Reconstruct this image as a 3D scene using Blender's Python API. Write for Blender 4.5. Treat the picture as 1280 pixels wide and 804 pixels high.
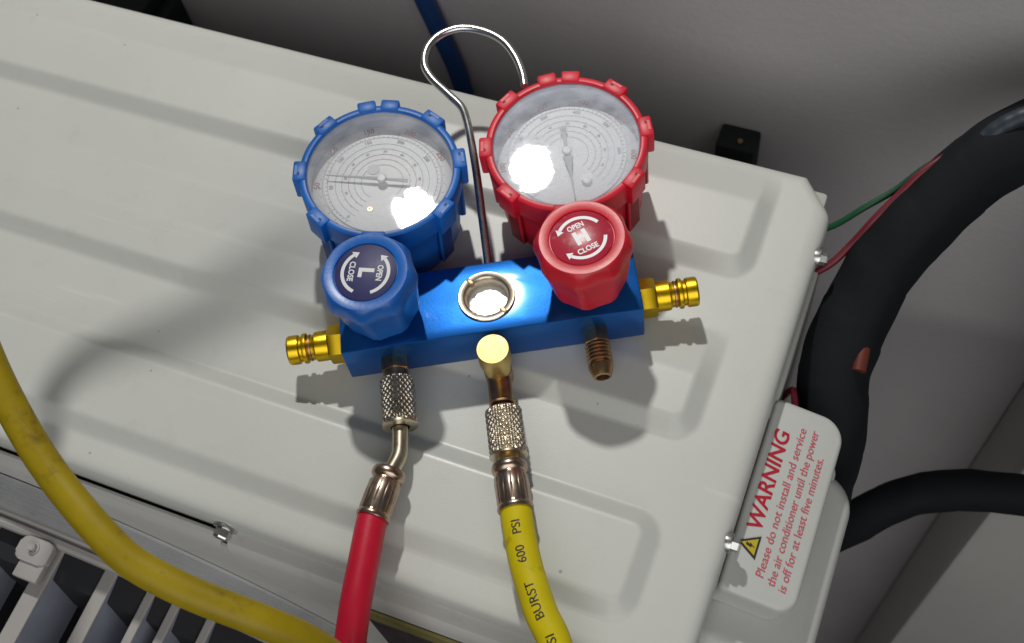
import bpy, bmesh, math, random
from mathutils import Vector, Matrix
random.seed(7)
PI = math.pi
for o in list(bpy.data.objects): bpy.data.objects.remove(o)
S = bpy.context.scene
COL = S.collection

# ------------------------------------------------------------------ camera
cam_d = bpy.data.cameras.new('camera'); cam = bpy.data.objects.new('camera', cam_d); COL.objects.link(cam)
cam_d.sensor_width = 36; cam_d.lens = 1517.0/1280*36
cam_d.dof.use_dof = True; cam_d.dof.focus_distance = .60; cam_d.dof.aperture_fstop = 14
cam_d.clip_start = 0.01; cam_d.clip_end = 50
# world axes seen in camera coordinates (x right, y down, z forward)
AX = Vector((0.92857256, 0.27502308, -0.2492294))
AY = Vector((0.35759027, -0.842789, 0.40228832))
AZ = Vector((-0.09940922, -0.46267591, -0.88093633))
right = Vector((AX.x, AY.x, AZ.x)); up = -Vector((AX.y, AY.y, AZ.y)); back = -Vector((AX.z, AY.z, AZ.z))
M = Matrix.Identity(4)
for i in range(3):
    M[i][0] = right[i]; M[i][1] = up[i]; M[i][2] = back[i]
M.translation = Vector((0, 0, 0.575))
cam.matrix_world = M
S.camera = cam
S.render.resolution_x = 1024; S.render.resolution_y = 643

# ------------------------------------------------------------------ light
W = bpy.data.worlds.new('World'); S.world = W; W.use_nodes = True
bgn = W.node_tree.nodes['Background']
bgn.inputs[0].default_value = (0.93, 0.97, 1.0, 1); bgn.inputs[1].default_value = 0.055
def area(name, loc, target, sx, sy, power, color):
    d = bpy.data.lights.new(name, 'AREA'); d.shape = 'RECTANGLE'; d.size = sx; d.size_y = sy
    d.energy = power; d.color = color
    o = bpy.data.objects.new(name, d); COL.objects.link(o); o.location = loc
    o.rotation_euler = (Vector(target)-Vector(loc)).to_track_quat('-Z', 'Y').to_euler()
    return o
area('key_lamp', (-.615, 1.10, 1.38), (-.18, .27, 0), .072, .066, 15.3, (1.0, .985, .935)).data.shape = 'ELLIPSE'
area('fill_light', (.60, -1.25, 1.15), (0, .45, -.2), 1.9, 1.7, 20.0, (1.0, .99, .97))  # unseen soft fill added to brighten the wall and pillar
S.view_settings.view_transform = 'Standard'; S.view_settings.look = 'None'
S.view_settings.exposure = 0; S.view_settings.gamma = 1
S.render.engine = 'CYCLES'
S.cycles.max_bounces = 8; S.cycles.transparent_max_bounces = 12

# ------------------------------------------------------------------ materials
def lin(c):
    return tuple(((x/255)/12.92 if x/255 <= .04045 else ((x/255+.055)/1.055)**2.4) for x in c)
def mat(name, col, rough=.5, metal=0., spec=.5, bump=0., bscale=300., var=0., vscale=20., coat=0., dirt=None, dscale=30., damt=.5, aniso=0.):
    m = bpy.data.materials.new(name); m.use_nodes = True
    nt = m.node_tree; b = nt.nodes['Principled BSDF']
    b.inputs['Base Color'].default_value = (*col, 1); b.inputs['Roughness'].default_value = rough
    b.inputs['Metallic'].default_value = metal; b.inputs['Specular IOR Level'].default_value = spec
    b.inputs['Coat Weight'].default_value = coat; b.inputs['Coat Roughness'].default_value = .09
    if aniso: b.inputs['Anisotropic'].default_value = aniso
    tc = nt.nodes.new('ShaderNodeTexCoord')
    src = None
    if var > 0 or dirt:
        n = nt.nodes.new('ShaderNodeTexNoise'); n.inputs['Scale'].default_value = vscale; n.inputs['Detail'].default_value = 6
        nt.links.new(tc.outputs['Object'], n.inputs['Vector'])
        r = nt.nodes.new('ShaderNodeValToRGB')
        r.color_ramp.elements[0].position = .3; r.color_ramp.elements[1].position = .7
        r.color_ramp.elements[0].color = (*[c*(1-var) for c in col], 1); r.color_ramp.elements[1].color = (*[min(1, c*(1+var)) for c in col], 1)
        nt.links.new(n.outputs['Fac'], r.inputs['Fac']); src = r.outputs['Color']
        rr = nt.nodes.new('ShaderNodeMapRange'); rr.inputs['To Min'].default_value = max(0, rough*.8); rr.inputs['To Max'].default_value = min(1, rough*1.25)
        nt.links.new(n.outputs['Fac'], rr.inputs['Value']); nt.links.new(rr.outputs['Result'], b.inputs['Roughness'])
    if dirt:
        n2 = nt.nodes.new('ShaderNodeTexNoise'); n2.inputs['Scale'].default_value = dscale; n2.inputs['Detail'].default_value = 8; n2.inputs['Roughness'].default_value = .7
        nt.links.new(tc.outputs['Object'], n2.inputs['Vector'])
        r2 = nt.nodes.new('ShaderNodeValToRGB'); r2.color_ramp.elements[0].position = .56; r2.color_ramp.elements[1].position = .74
        r2.color_ramp.elements[0].color = (0, 0, 0, 1); r2.color_ramp.elements[1].color = (damt, damt, damt, 1)
        nt.links.new(n2.outputs['Fac'], r2.inputs['Fac'])
        mx = nt.nodes.new('ShaderNodeMix'); mx.data_type = 'RGBA'
        nt.links.new(r2.outputs['Color'], mx.inputs['Factor']); nt.links.new(src, mx.inputs['A']); mx.inputs['B'].default_value = (*dirt, 1)
        src = mx.outputs['Result']
    if src: nt.links.new(src, b.inputs['Base Color'])
    if bump > 0:
        n = nt.nodes.new('ShaderNodeTexNoise'); n.inputs['Scale'].default_value = bscale; n.inputs['Detail'].default_value = 4
        nt.links.new(tc.outputs['Object'], n.inputs['Vector'])
        bp = nt.nodes.new('ShaderNodeBump'); bp.inputs['Strength'].default_value = bump; bp.inputs['Distance'].default_value = .001
        nt.links.new(n.outputs['Fac'], bp.inputs['Height']); nt.links.new(bp.outputs['Normal'], b.inputs['Normal'])
    return m
MT = {}
MT['panel'] = mat('painted_steel', (.59, .60, .565), .36, spec=.45, bump=.05, bscale=900, var=.025, vscale=9, dirt=(.42, .42, .38), dscale=55, damt=.22)
def wear(m, specks=.0, streak=.0):
    nt = m.node_tree; b = nt.nodes['Principled BSDF']; src = b.inputs['Base Color'].links[0].from_socket
    tc = nt.nodes.new('ShaderNodeTexCoord')
    v = nt.nodes.new('ShaderNodeTexVoronoi'); v.inputs['Scale'].default_value = 85; v.inputs['Randomness'].default_value = 1
    nt.links.new(tc.outputs['Object'], v.inputs['Vector'])
    sp = nt.nodes.new('ShaderNodeSeparateColor'); nt.links.new(v.outputs['Color'], sp.inputs[0])
    sz = nt.nodes.new('ShaderNodeMapRange'); sz.inputs['From Min'].default_value = .80; sz.inputs['From Max'].default_value = 1; sz.inputs['To Min'].default_value = 0; sz.inputs['To Max'].default_value = .085
    nt.links.new(sp.outputs[0], sz.inputs['Value'])
    lt = nt.nodes.new('ShaderNodeMath'); lt.operation = 'LESS_THAN'; nt.links.new(v.outputs['Distance'], lt.inputs[0]); nt.links.new(sz.outputs[0], lt.inputs[1])
    k = nt.nodes.new('ShaderNodeMath'); k.operation = 'MULTIPLY'; k.inputs[1].default_value = specks; nt.links.new(lt.outputs[0], k.inputs[0])
    mx = nt.nodes.new('ShaderNodeMix'); mx.data_type = 'RGBA'; nt.links.new(k.outputs[0], mx.inputs['Factor']); nt.links.new(src, mx.inputs['A']); mx.inputs['B'].default_value = (.20, .18, .15, 1)
    mp = nt.nodes.new('ShaderNodeMapping'); mp.inputs['Rotation'].default_value = (0, 0, .5); mp.inputs['Scale'].default_value = (7, 120, 7); nt.links.new(tc.outputs['Object'], mp.inputs[0])
    n = nt.nodes.new('ShaderNodeTexNoise'); n.inputs['Scale'].default_value = 1.3; n.inputs['Detail'].default_value = 5; nt.links.new(mp.outputs[0], n.inputs['Vector'])
    r = nt.nodes.new('ShaderNodeMapRange'); r.inputs['From Min'].default_value = .66; r.inputs['From Max'].default_value = .74; r.inputs['To Max'].default_value = streak; nt.links.new(n.outputs['Fac'], r.inputs['Value'])
    m2 = nt.nodes.new('ShaderNodeMix'); m2.data_type = 'RGBA'; nt.links.new(r.outputs[0], m2.inputs['Factor']); nt.links.new(mx.outputs['Result'], m2.inputs['A']); m2.inputs['B'].default_value = (.74, .74, .70, 1)
    nt.links.new(m2.outputs['Result'], b.inputs['Base Color'])
wear(MT['panel'], .55, .35)
MT['plastic'] = mat('front_plastic', (.58, .575, .55), .5, bump=.04, bscale=500, var=.04, vscale=14, dirt=(.30, .29, .27), dscale=40, damt=.35)
MT['shaded_plastic'] = mat('ring_plastic_shade', (.36, .37, .37), .38, bump=.15, bscale=260, var=.10, vscale=60, dirt=(.2, .2, .2), dscale=120, damt=.5)  # pale front plastic greyed to carry the lid's shadow on the ring
MT['side'] = mat('side_steel', (.50, .51, .48), .45, var=.04)
MT['grille_plastic'] = mat('grille_plastic', (.40, .38, .37), .5, bump=.04, bscale=500, var=.05, vscale=14, dirt=(.25, .24, .22), dscale=40, damt=.4)
MT['slat_shade'] = mat('slat_side_shade', (.34, .36, .44), .5, var=.15, vscale=40)  # shade on the slat sides put into a bluish grey
MT['gap_shade'] = mat('cavity_shade', (.012, .013, .017), .8)  # near-black colour carries the shade inside gaps and openings
MT['cover'] = mat('cover_plastic', (.56, .565, .54), .45, bump=.04, bscale=500, var=.03, dirt=(.4, .4, .38), dscale=60, damt=.2)
MT['screw'] = mat('zinc_screw', (.62, .62, .60), .32, metal=1, var=.15, vscale=200)
MT['boot_blue'] = mat('blue_rubber', (.006, .135, .53), .42, spec=.5, bump=.06, bscale=700, var=.08, vscale=50, dirt=(.06, .17, .42), dscale=90, damt=.3)
MT['boot_red'] = mat('red_rubber', (.70, .011, .035), .42, spec=.5, bump=.06, bscale=700, var=.08, vscale=50, dirt=(.5, .06, .07), dscale=90, damt=.3)
MT['knob_blue'] = mat('blue_knob', (.007, .125, .50), .34, spec=.6, bump=.05, bscale=600, var=.06, vscale=60, dirt=(.14, .25, .46), dscale=140, damt=.4)
MT['knob_red'] = mat('red_knob', (.68, .012, .030), .40, spec=.6, bump=.05, bscale=600, var=.06, vscale=60, dirt=(.6, .2, .2), dscale=140, damt=.35)
MT['notch_blue'] = mat('blue_notch', (.003, .04, .20), .6)
MT['notch_red'] = mat('red_notch', (.24, .004, .012), .6)
MT['navy'] = mat('navy_sticker', (.035, .035, .13), .5, var=.1, vscale=120)
MT['crimson'] = mat('crimson_sticker', (.47, .02, .05), .3, var=.08, vscale=120, dirt=(.6, .3, .34), dscale=160, damt=.6)
MT['white_ink'] = mat('white_ink', (.74, .74, .76), .4)
MT['block'] = mat('blue_anodised_aluminium', (.010, .13, .48), .42, metal=.82, bump=.05, bscale=900, var=.05, vscale=80, aniso=.35, coat=.2)
MT['gold'] = mat('gold_anodised', (.70, .46, .02), .33, metal=1, var=.07, vscale=150)
MT['brass'] = mat('polished_brass', (.72, .55, .22), .46, metal=1, var=.07, vscale=250, dirt=(.35, .2, .06), dscale=200, damt=.4)
MT['old_brass'] = mat('tarnished_brass', (.45, .29, .16), .36, metal=1, var=.18, vscale=200, dirt=(.10, .05, .03), dscale=170, damt=.7)
MT['nickel'] = mat('nickel_brass', (.68, .60, .47), .32, metal=1, var=.12, vscale=220, dirt=(.2, .15, .1), dscale=180, damt=.6)
MT['ferrule'] = mat('crimped_ferrule', (.50, .38, .30), .28, metal=1, var=.15, vscale=220, dirt=(.12, .07, .05), dscale=180, damt=.6)
MT['chrome'] = mat('chromed_steel', (.60, .60, .60), .27, metal=1, var=.05, vscale=200)
MT['hose_red'] = mat('red_hose_rubber', (.56, .008, .035), .38, spec=.5, bump=.05, bscale=500, var=.06, vscale=60)
MT['hose_yellow'] = mat('yellow_hose_rubber', (.64, .52, .003), .55, spec=.28, bump=.08, bscale=400, var=.10, vscale=45, dirt=(.20, .13, .008), dscale=75, damt=.75)
MT['hose_dark_yellow'] = mat('dark_yellow_hose_rubber', (.34, .245, .003), .5, spec=.35, bump=.1, bscale=300, var=.16, vscale=35, dirt=(.12, .065, .006), dscale=60, damt=.8)  # darker yellow than the printed hose
MT['ink'] = mat('black_ink', (.03, .025, .02), .6)
MT['dial'] = mat('dial_paper', (.85, .855, .865), .45, var=.03, vscale=60)
MT['dial_rim'] = mat('dial_rim', (.60, .60, .62), .45)
MT['bezel'] = mat('bezel_wall', (.34, .37, .46), .3, var=.2, vscale=40)
MT['print_grey'] = mat('dial_print_grey', (.22, .23, .25), .6)
MT['print_red'] = mat('dial_print_red', (.33, .09, .09), .6)
MT['print_green'] = mat('dial_print_green', (.20, .33, .30), .6)
MT['needle'] = mat('needle_grey', (.13, .14, .15), .4)
MT['pin'] = mat('needle_pin', (.62, .62, .60), .5, metal=.2)
MT['wall'] = mat('wall_paint', (.46, .438, .45), .62, bump=.6, bscale=190, var=.06, vscale=5, dirt=(.40, .38, .385), dscale=210, damt=.5)
MT['pillar'] = mat('pillar_paint', (.50, .48, .465), .7, bump=.3, bscale=160, var=.05, vscale=5)
MT['ground'] = mat('ground_concrete', (.20, .19, .18), .9, bump=.4, bscale=60, var=.15, vscale=8)
MT['foam'] = mat('black_foam', (.007, .009, .011), .75, spec=.22, bump=.3, bscale=190, var=.2, vscale=30)
MT['black_rubber'] = mat('black_rubber', (.008, .012, .013), .6, bump=.2)
MT['wire_green'] = mat('green_wire', (.010, .085, .035), .45)
MT['wire_red'] = mat('red_wire', (.15, .009, .022), .45)
MT['pink'] = mat('pink_wire', (.62, .05, .10), .45)
MT['wall_blue'] = mat('blue_pipe', (.010, .05, .19), .45, var=.1)
MT['conduit'] = mat('grey_blue_braid', (.022, .032, .046), .5)
MT['orange'] = mat('orange_tape', (.13, .024, .014), .5)
MT['warn_red'] = mat('warning_red', (.48, .012, .03), .5)
MT['warn_pink'] = mat('warning_text_red', (.60, .10, .13), .5)
MT['warn_yellow'] = mat('warning_yellow', (.55, .44, .03), .5)
MT['olive'] = mat('olive_band', (.24, .21, .07), .5, var=.2, vscale=40)
MT['plum'] = mat('plum_band', (.06, .042, .05), .45, var=.5, vscale=70)

def lens_mat(name, scuff, tint, seed):
    m = bpy.data.materials.new(name); m.use_nodes = True; nt = m.node_tree; nt.nodes.clear()
    out = nt.nodes.new('ShaderNodeOutputMaterial'); tr = nt.nodes.new('ShaderNodeBsdfTransparent'); tr.inputs[0].default_value = (.985, .985, .99, 1)
    gl = nt.nodes.new('ShaderNodeBsdfGlossy'); gl.inputs['Roughness'].default_value = .014
    ge = nt.nodes.new('ShaderNodeNewGeometry'); dt = nt.nodes.new('ShaderNodeVectorMath'); dt.operation = 'DOT_PRODUCT'
    nt.links.new(ge.outputs['Normal'], dt.inputs[0]); nt.links.new(ge.outputs['Incoming'], dt.inputs[1])
    ab = nt.nodes.new('ShaderNodeMath'); ab.operation = 'ABSOLUTE'; nt.links.new(dt.outputs['Value'], ab.inputs[0])
    om = nt.nodes.new('ShaderNodeMath'); om.operation = 'SUBTRACT'; om.inputs[0].default_value = 1; nt.links.new(ab.outputs[0], om.inputs[1])
    pw = nt.nodes.new('ShaderNodeMath'); pw.operation = 'POWER'; pw.inputs[1].default_value = 5; nt.links.new(om.outputs[0], pw.inputs[0])
    fr = nt.nodes.new('ShaderNodeMath'); fr.operation = 'MULTIPLY_ADD'; fr.inputs[1].default_value = .96; fr.inputs[2].default_value = .024; nt.links.new(pw.outputs[0], fr.inputs[0])
    df = nt.nodes.new('ShaderNodeBsdfDiffuse'); df.inputs[0].default_value = (*tint, 1)
    tc = nt.nodes.new('ShaderNodeTexCoord'); mp = nt.nodes.new('ShaderNodeMapping'); mp.inputs['Location'].default_value = (seed, 0, 0); mp.inputs['Scale'].default_value = (1, 1.8, 1)
    n = nt.nodes.new('ShaderNodeTexNoise'); n.inputs['Scale'].default_value = 38; n.inputs['Detail'].default_value = 7; n.inputs['Roughness'].default_value = .65
    nt.links.new(tc.outputs['Object'], mp.inputs[0]); nt.links.new(mp.outputs[0], n.inputs['Vector'])
    rp = nt.nodes.new('ShaderNodeMapRange'); rp.inputs['From Min'].default_value = .38; rp.inputs['From Max'].default_value = .72
    rp.inputs['To Min'].default_value = scuff*.35; rp.inputs['To Max'].default_value = scuff*1.3
    nt.links.new(n.outputs['Fac'], rp.inputs['Value'])
    # fine hairline scratches, rare bright flecks
    v = nt.nodes.new('ShaderNodeTexVoronoi'); v.inputs['Scale'].default_value = 120
    mp2 = nt.nodes.new('ShaderNodeMapping'); mp2.inputs['Scale'].default_value = (1, .32, 1); mp2.inputs['Rotation'].default_value = (0, 0, .6+seed)
    nt.links.new(tc.outputs['Object'], mp2.inputs[0]); nt.links.new(mp2.outputs[0], v.inputs['Vector'])
    lt = nt.nodes.new('ShaderNodeMath'); lt.operation = 'LESS_THAN'; lt.inputs[1].default_value = .10
    nt.links.new(v.outputs['Distance'], lt.inputs[0])
    g2 = nt.nodes.new('ShaderNodeMath'); g2.operation = 'GREATER_THAN'; g2.inputs[1].default_value = .57
    nt.links.new(n.outputs['Fac'], g2.inputs[0])
    mu = nt.nodes.new('ShaderNodeMath'); mu.operation = 'MULTIPLY'; nt.links.new(lt.outputs[0], mu.inputs[0]); nt.links.new(g2.outputs[0], mu.inputs[1])
    ms = nt.nodes.new('ShaderNodeMath'); ms.operation = 'MULTIPLY_ADD'; ms.inputs[1].default_value = scuff*1.6; nt.links.new(mu.outputs[0], ms.inputs[0]); nt.links.new(rp.outputs['Result'], ms.inputs[2]); ms.use_clamp = True
    tco = nt.nodes.new('ShaderNodeSeparateXYZ'); nt.links.new(tc.outputs['Normal'], tco.inputs[0])
    gt = nt.nodes.new('ShaderNodeMath'); gt.operation = 'GREATER_THAN'; gt.inputs[1].default_value = .3; nt.links.new(tco.outputs['Z'], gt.inputs[0])
    m5 = nt.nodes.new('ShaderNodeMath'); m5.operation = 'MULTIPLY'; nt.links.new(ms.outputs[0], m5.inputs[0]); nt.links.new(gt.outputs[0], m5.inputs[1])
    f5 = nt.nodes.new('ShaderNodeMath'); f5.operation = 'MULTIPLY'; nt.links.new(fr.outputs[0], f5.inputs[0]); nt.links.new(gt.outputs[0], f5.inputs[1])
    nw = nt.nodes.new('ShaderNodeTexNoise'); nw.inputs['Scale'].default_value = 95; nw.inputs['Detail'].default_value = 3; nt.links.new(mp.outputs[0], nw.inputs['Vector'])
    bw = nt.nodes.new('ShaderNodeBump'); bw.inputs['Strength'].default_value = .12; bw.inputs['Distance'].default_value = .00022; nt.links.new(nw.outputs['Fac'], bw.inputs['Height'])
    nt.links.new(bw.outputs['Normal'], gl.inputs['Normal'])
    m1 = nt.nodes.new('ShaderNodeMixShader'); nt.links.new(m5.outputs[0], m1.inputs[0]); nt.links.new(tr.outputs[0], m1.inputs[1]); nt.links.new(df.outputs[0], m1.inputs[2])
    m2 = nt.nodes.new('ShaderNodeMixShader'); nt.links.new(f5.outputs[0], m2.inputs[0]); nt.links.new(m1.outputs[0], m2.inputs[1]); nt.links.new(gl.outputs[0], m2.inputs[2])
    nt.links.new(m2.outputs[0], out.inputs[0])
    return m
MT['lens_blue'] = lens_mat('clear_lens', .20, (.80, .81, .83), 0.0)
MT['lens_red'] = lens_mat('scuffed_lens', .38, (.74, .78, .86), 3.7)
MT['sight'] = lens_mat('sight_lens', .5, (.85, .86, .86), 8.1)  # strong white haze also stands for the bright reflection in the glass

# ------------------------------------------------------------------ mesh helpers (metres)
def link_mesh(name, bm, m, parent=None, smooth=35):
    me = bpy.data.meshes.new(name)
    bmesh.ops.recalc_face_normals(bm, faces=bm.faces[:])
    if smooth:
        for f in bm.faces: f.smooth = True
    bm.to_mesh(me); bm.free()
    if smooth: me.set_sharp_from_angle(angle=math.radians(smooth))
    o = bpy.data.objects.new(name, me); COL.objects.link(o)
    if m is not None: me.materials.append(MT[m])
    if parent is not None: o.parent = parent
    return o
def tag(o, label=None, cat=None, group=None, kind=None):
    if label: o['label'] = label
    if cat: o['category'] = cat
    if group: o['group'] = group
    if kind: o['kind'] = kind
    return o
def empty(name, loc=(0, 0, 0), rz=0.):
    o = bpy.data.objects.new(name, None); COL.objects.link(o); o.location = loc; o.rotation_euler = (0, 0, rz); o.empty_display_size = .02
    return o
def frame(origin, axis, ref=None):
    z = Vector(axis).normalized()
    r = Vector(ref) if ref is not None else (Vector((0, 0, 1)) if abs(z.z) < .9 else Vector((1, 0, 0)))
    x = (r - z*r.dot(z)).normalized(); y = z.cross(x)
    m = Matrix.Identity(4)
    for i in range(3): m[i][0] = x[i]; m[i][1] = y[i]; m[i][2] = z[i]
    m.translation = Vector(origin)
    return m
def lathe(bm, prof, n=48, mx=None, mod=None, close=False):
    """prof: list of (radius, height); mod(theta, height, k) scales the radius."""
    rings = []
    for k, (r, h) in enumerate(prof):
        if r <= 1e-7:
            p = Vector((0, 0, h)); rings.append([bm.verts.new(mx @ p if mx else p)])
        else:
            ring = []
            for i in range(n):
                t = 2*PI*i/n; rr = r*(mod(t, h, k) if mod else 1)
                p = Vector((rr*math.cos(t), rr*math.sin(t), h)); ring.append(bm.verts.new(mx @ p if mx else p))
            rings.append(ring)
    prs = list(zip(rings, rings[1:]))
    if close: prs.append((rings[-1], rings[0]))
    for a, b in prs:
        if len(a) == 1 and len(b) == 1: continue
        for i in range(n):
            j = (i+1) % n
            if len(a) == 1: bm.faces.new((a[0], b[j], b[i]))
            elif len(b) == 1: bm.faces.new((a[i], a[j], b[0]))
            else: bm.faces.new((a[i], a[j], b[j], b[i]))
    return bm
def box(bm, lo, hi, bev=0., mx=None, seg=2):
    vs = []
    for x in (lo[0], hi[0]):
        for y in (lo[1], hi[1]):
            for z in (lo[2], hi[2]):
                vs.append(bm.verts.new((x, y, z)))
    fs = [bm.faces.new([vs[i] for i in q]) for q in ((0, 1, 3, 2), (4, 6, 7, 5), (0, 4, 5, 1), (2, 3, 7, 6), (0, 2, 6, 4), (1, 5, 7, 3))]
    if bev > 0:
        es = list({e for f in fs for e in f.edges})
        r = bmesh.ops.bevel(bm, geom=es, offset=bev, segments=seg, affect='EDGES', profile=.5)
        vs = list({v for f in r['faces'] for v in f.verts} | {v for v in vs if v.is_valid})
    if mx is not None:
        for v in vs: v.co = mx @ v.co
    return bm
def smooth_path(pts, per=10):
    P = [Vector(p) for p in pts]; P = [P[0]*2-P[1]] + P + [P[-1]*2-P[-2]]
    out = []
    for i in range(1, len(P)-2):
        p0, p1, p2, p3 = P[i-1:i+3]
        # centripetal Catmull-Rom
        t0 = 0.; t1 = t0+max(1e-6, (p1-p0).length**.5); t2 = t1+max(1e-6, (p2-p1).length**.5); t3 = t2+max(1e-6, (p3-p2).length**.5)
        for k in range(per):
            t = t1+(t2-t1)*k/per
            a1 = p0*((t1-t)/(t1-t0))+p1*((t-t0)/(t1-t0)); a2 = p1*((t2-t)/(t2-t1))+p2*((t-t1)/(t2-t1)); a3 = p2*((t3-t)/(t3-t2))+p3*((t-t2)/(t3-t2))
            b1 = a1*((t2-t)/(t2-t0))+a2*((t-t0)/(t2-t0)); b2 = a2*((t3-t)/(t3-t1))+a3*((t-t1)/(t3-t1))
            out.append(b1*((t2-t)/(t2-t1))+b2*((t-t1)/(t2-t1)))
    out.append(P[-2]); return out
def tube(bm, path, r, n=20, caps=True, rad=None, wob=None):
    """r constant, or rad(k, s) by index and length; wob(theta, s) scales."""
    prev = None; rings = []; s = 0.; nrm = None
    for k, p in enumerate(path):
        t = (path[min(k+1, len(path)-1)]-path[max(k-1, 0)]).normalized()
        if nrm is None:
            nrm = Vector((0, 0, 1)) if abs(t.z) < .9 else Vector((0, 1, 0))
        nrm = (nrm-t*nrm.dot(t)).normalized(); b = t.cross(nrm)
        if k: s += (p-path[k-1]).length
        R = rad(k, s) if rad else r
        rings.append([bm.verts.new(p+(nrm*math.cos(2*PI*i/n)+b*math.sin(2*PI*i/n))*R*(wob(2*PI*i/n, s) if wob else 1)) for i in range(n)])
    for a, c in zip(rings, rings[1:]):
        for i in range(n): bm.faces.new((a[i], a[(i+1) % n], c[(i+1) % n], c[i]))
    if caps: bm.faces.new(rings[0][::-1]); bm.faces.new(rings[-1])
    return bm
def prism(bm, poly, z0, z1, mx=None, bev=0.):
    a = [bm.verts.new((x, y, z0)) for x, y in poly]; b = [bm.verts.new((x, y, z1)) for x, y in poly]
    n = len(poly); f1 = bm.faces.new(a[::-1]); f2 = bm.faces.new(b)
    for i in range(n): bm.faces.new((a[i], a[(i+1) % n], b[(i+1) % n], b[i]))
    vs = a+b
    if bev:
        r = bmesh.ops.bevel(bm, geom=list(f2.edges), offset=bev, segments=3, affect='EDGES', profile=.5)
        vs = list({v for v in vs if v.is_valid} | {v for f in r['faces'] for v in f.verts})
    if mx is not None:
        for v in vs: v.co = mx @ v.co
    return bm
def rrect(x0, y0, x1, y1, r, n=6):
    rs = r if isinstance(r, (list, tuple)) else [r]*4
    out = []
    for (cx, cy, a0, q) in ((x1, y1, 0, rs[0]), (x0, y1, 90, rs[1]), (x0, y0, 180, rs[2]), (x1, y0, 270, rs[3])):
        sx = -1 if cx == x1 else 1; sy = -1 if cy == y1 else 1
        for k in range(n+1):
            a = math.radians(a0+90*k/n); out.append((cx+sx*q+q*math.cos(a), cy+sy*q+q*math.sin(a)))
    return out
def soft_slab(bm, x0, y0, x1, y1, rs, z0, z1, bev, mx):
    """rounded plate with a rolled upper edge, built from shrinking outlines"""
    rings = []
    for o, z in [(0, z0)]+[(bev*(1-math.cos(math.radians(a))), z1-bev+bev*math.sin(math.radians(a))) for a in (0, 18, 36, 54, 72, 90)]:
        rings.append([bm.verts.new(mx @ Vector((x, y, z))) for x, y in rrect(x0+o, y0+o, x1-o, y1-o, [max(.0003, r-o) for r in rs], 10)])
    for a, b in zip(rings, rings[1:]):
        for i in range(len(a)): bm.faces.new((a[i], a[(i+1) % len(a)], b[(i+1) % len(a)], b[i]))
    bm.faces.new(rings[0][::-1]); bm.faces.new(rings[-1])
def text_bm(s, size, bold=0., shear=0., depth=0.):
    """letters as a mesh in xy, centred at the origin"""
    c = bpy.data.curves.new('lettering', 'FONT'); c.body = s; c.size = size; c.align_x = 'CENTER'; c.align_y = 'CENTER'
    c.offset = bold*size; c.shear = shear; c.resolution_u = 3; c.extrude = depth
    o = bpy.data.objects.new('lettering', c); COL.objects.link(o)
    dg = bpy.context.evaluated_depsgraph_get(); me = bpy.data.meshes.new_from_object(o.evaluated_get(dg))
    bm = bmesh.new(); bm.from_mesh(me)
    bpy.data.objects.remove(o); bpy.data.curves.remove(c); bpy.data.meshes.remove(me)
    return bm
def text(name, s, size, mx, m, parent, bold=0., shear=0., width=None):
    bm = text_bm(s, size, bold, shear)
    if width:
        xs = [v.co.x for v in bm.verts]; k = width/(max(xs)-min(xs))
        for v in bm.verts: v.co.x *= k
    bm.transform(mx)
    return link_mesh(name, bm, m, parent, smooth=0)
def arc_strip(bm, r0, r1, a0, a1, z, n=40, mx=None):
    vs = []
    for k in range(n+1):
        a = math.radians(a0+(a1-a0)*k/n)
        vs.append([bm.verts.new((mx or Matrix()) @ Vector((r*math.cos(a), r*math.sin(a), z))) for r in (r0, r1)])
    for p, q in zip(vs, vs[1:]): bm.faces.new((p[0], p[1], q[1], q[0]))
mm = .001

# ================================================================== setting
bm = bmesh.new(); g = 12
vs = [bm.verts.new(p) for p in ((-g, -g, -1.75), (g, -g, -1.75), (g, g, -1.75), (-g, g, -1.75))]; bm.faces.new(vs)
tag(link_mesh('ground', bm, 'ground', smooth=0), kind='structure')
bm = bmesh.new(); box(bm, (-2.2, .5, -1.75), (1.6, .62, .165), .004)
tag(link_mesh('parapet_wall', bm, 'wall', smooth=30), 'grey painted rough wall standing behind the white outdoor unit', 'wall')
bm = bmesh.new(); box(bm, (.152, .392, -1.75), (.75, .4995, -.02), .006)
tag(link_mesh('wall_pillar', bm, 'pillar', smooth=30), 'pale grey pillar at lower right in front of the rough wall', 'pillar')

# ================================================================== outdoor unit
unit = empty('outdoor_unit', (-.42, .26, -.6))
tag(unit, 'white outdoor air conditioner unit with ribbed steel top carrying the gauges', 'air conditioner')
UP = Matrix.Translation((.42, -.26, .6))      # children are modelled in world coordinates, shifted to the unit's base
def upart(name, bm, m, parent=None, smooth=35):
    if parent is None:
        bm.transform(UP); return link_mesh(name, bm, m, unit, smooth)
    bm.transform(UP); return link_mesh(name, bm, m, parent, smooth)

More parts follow.
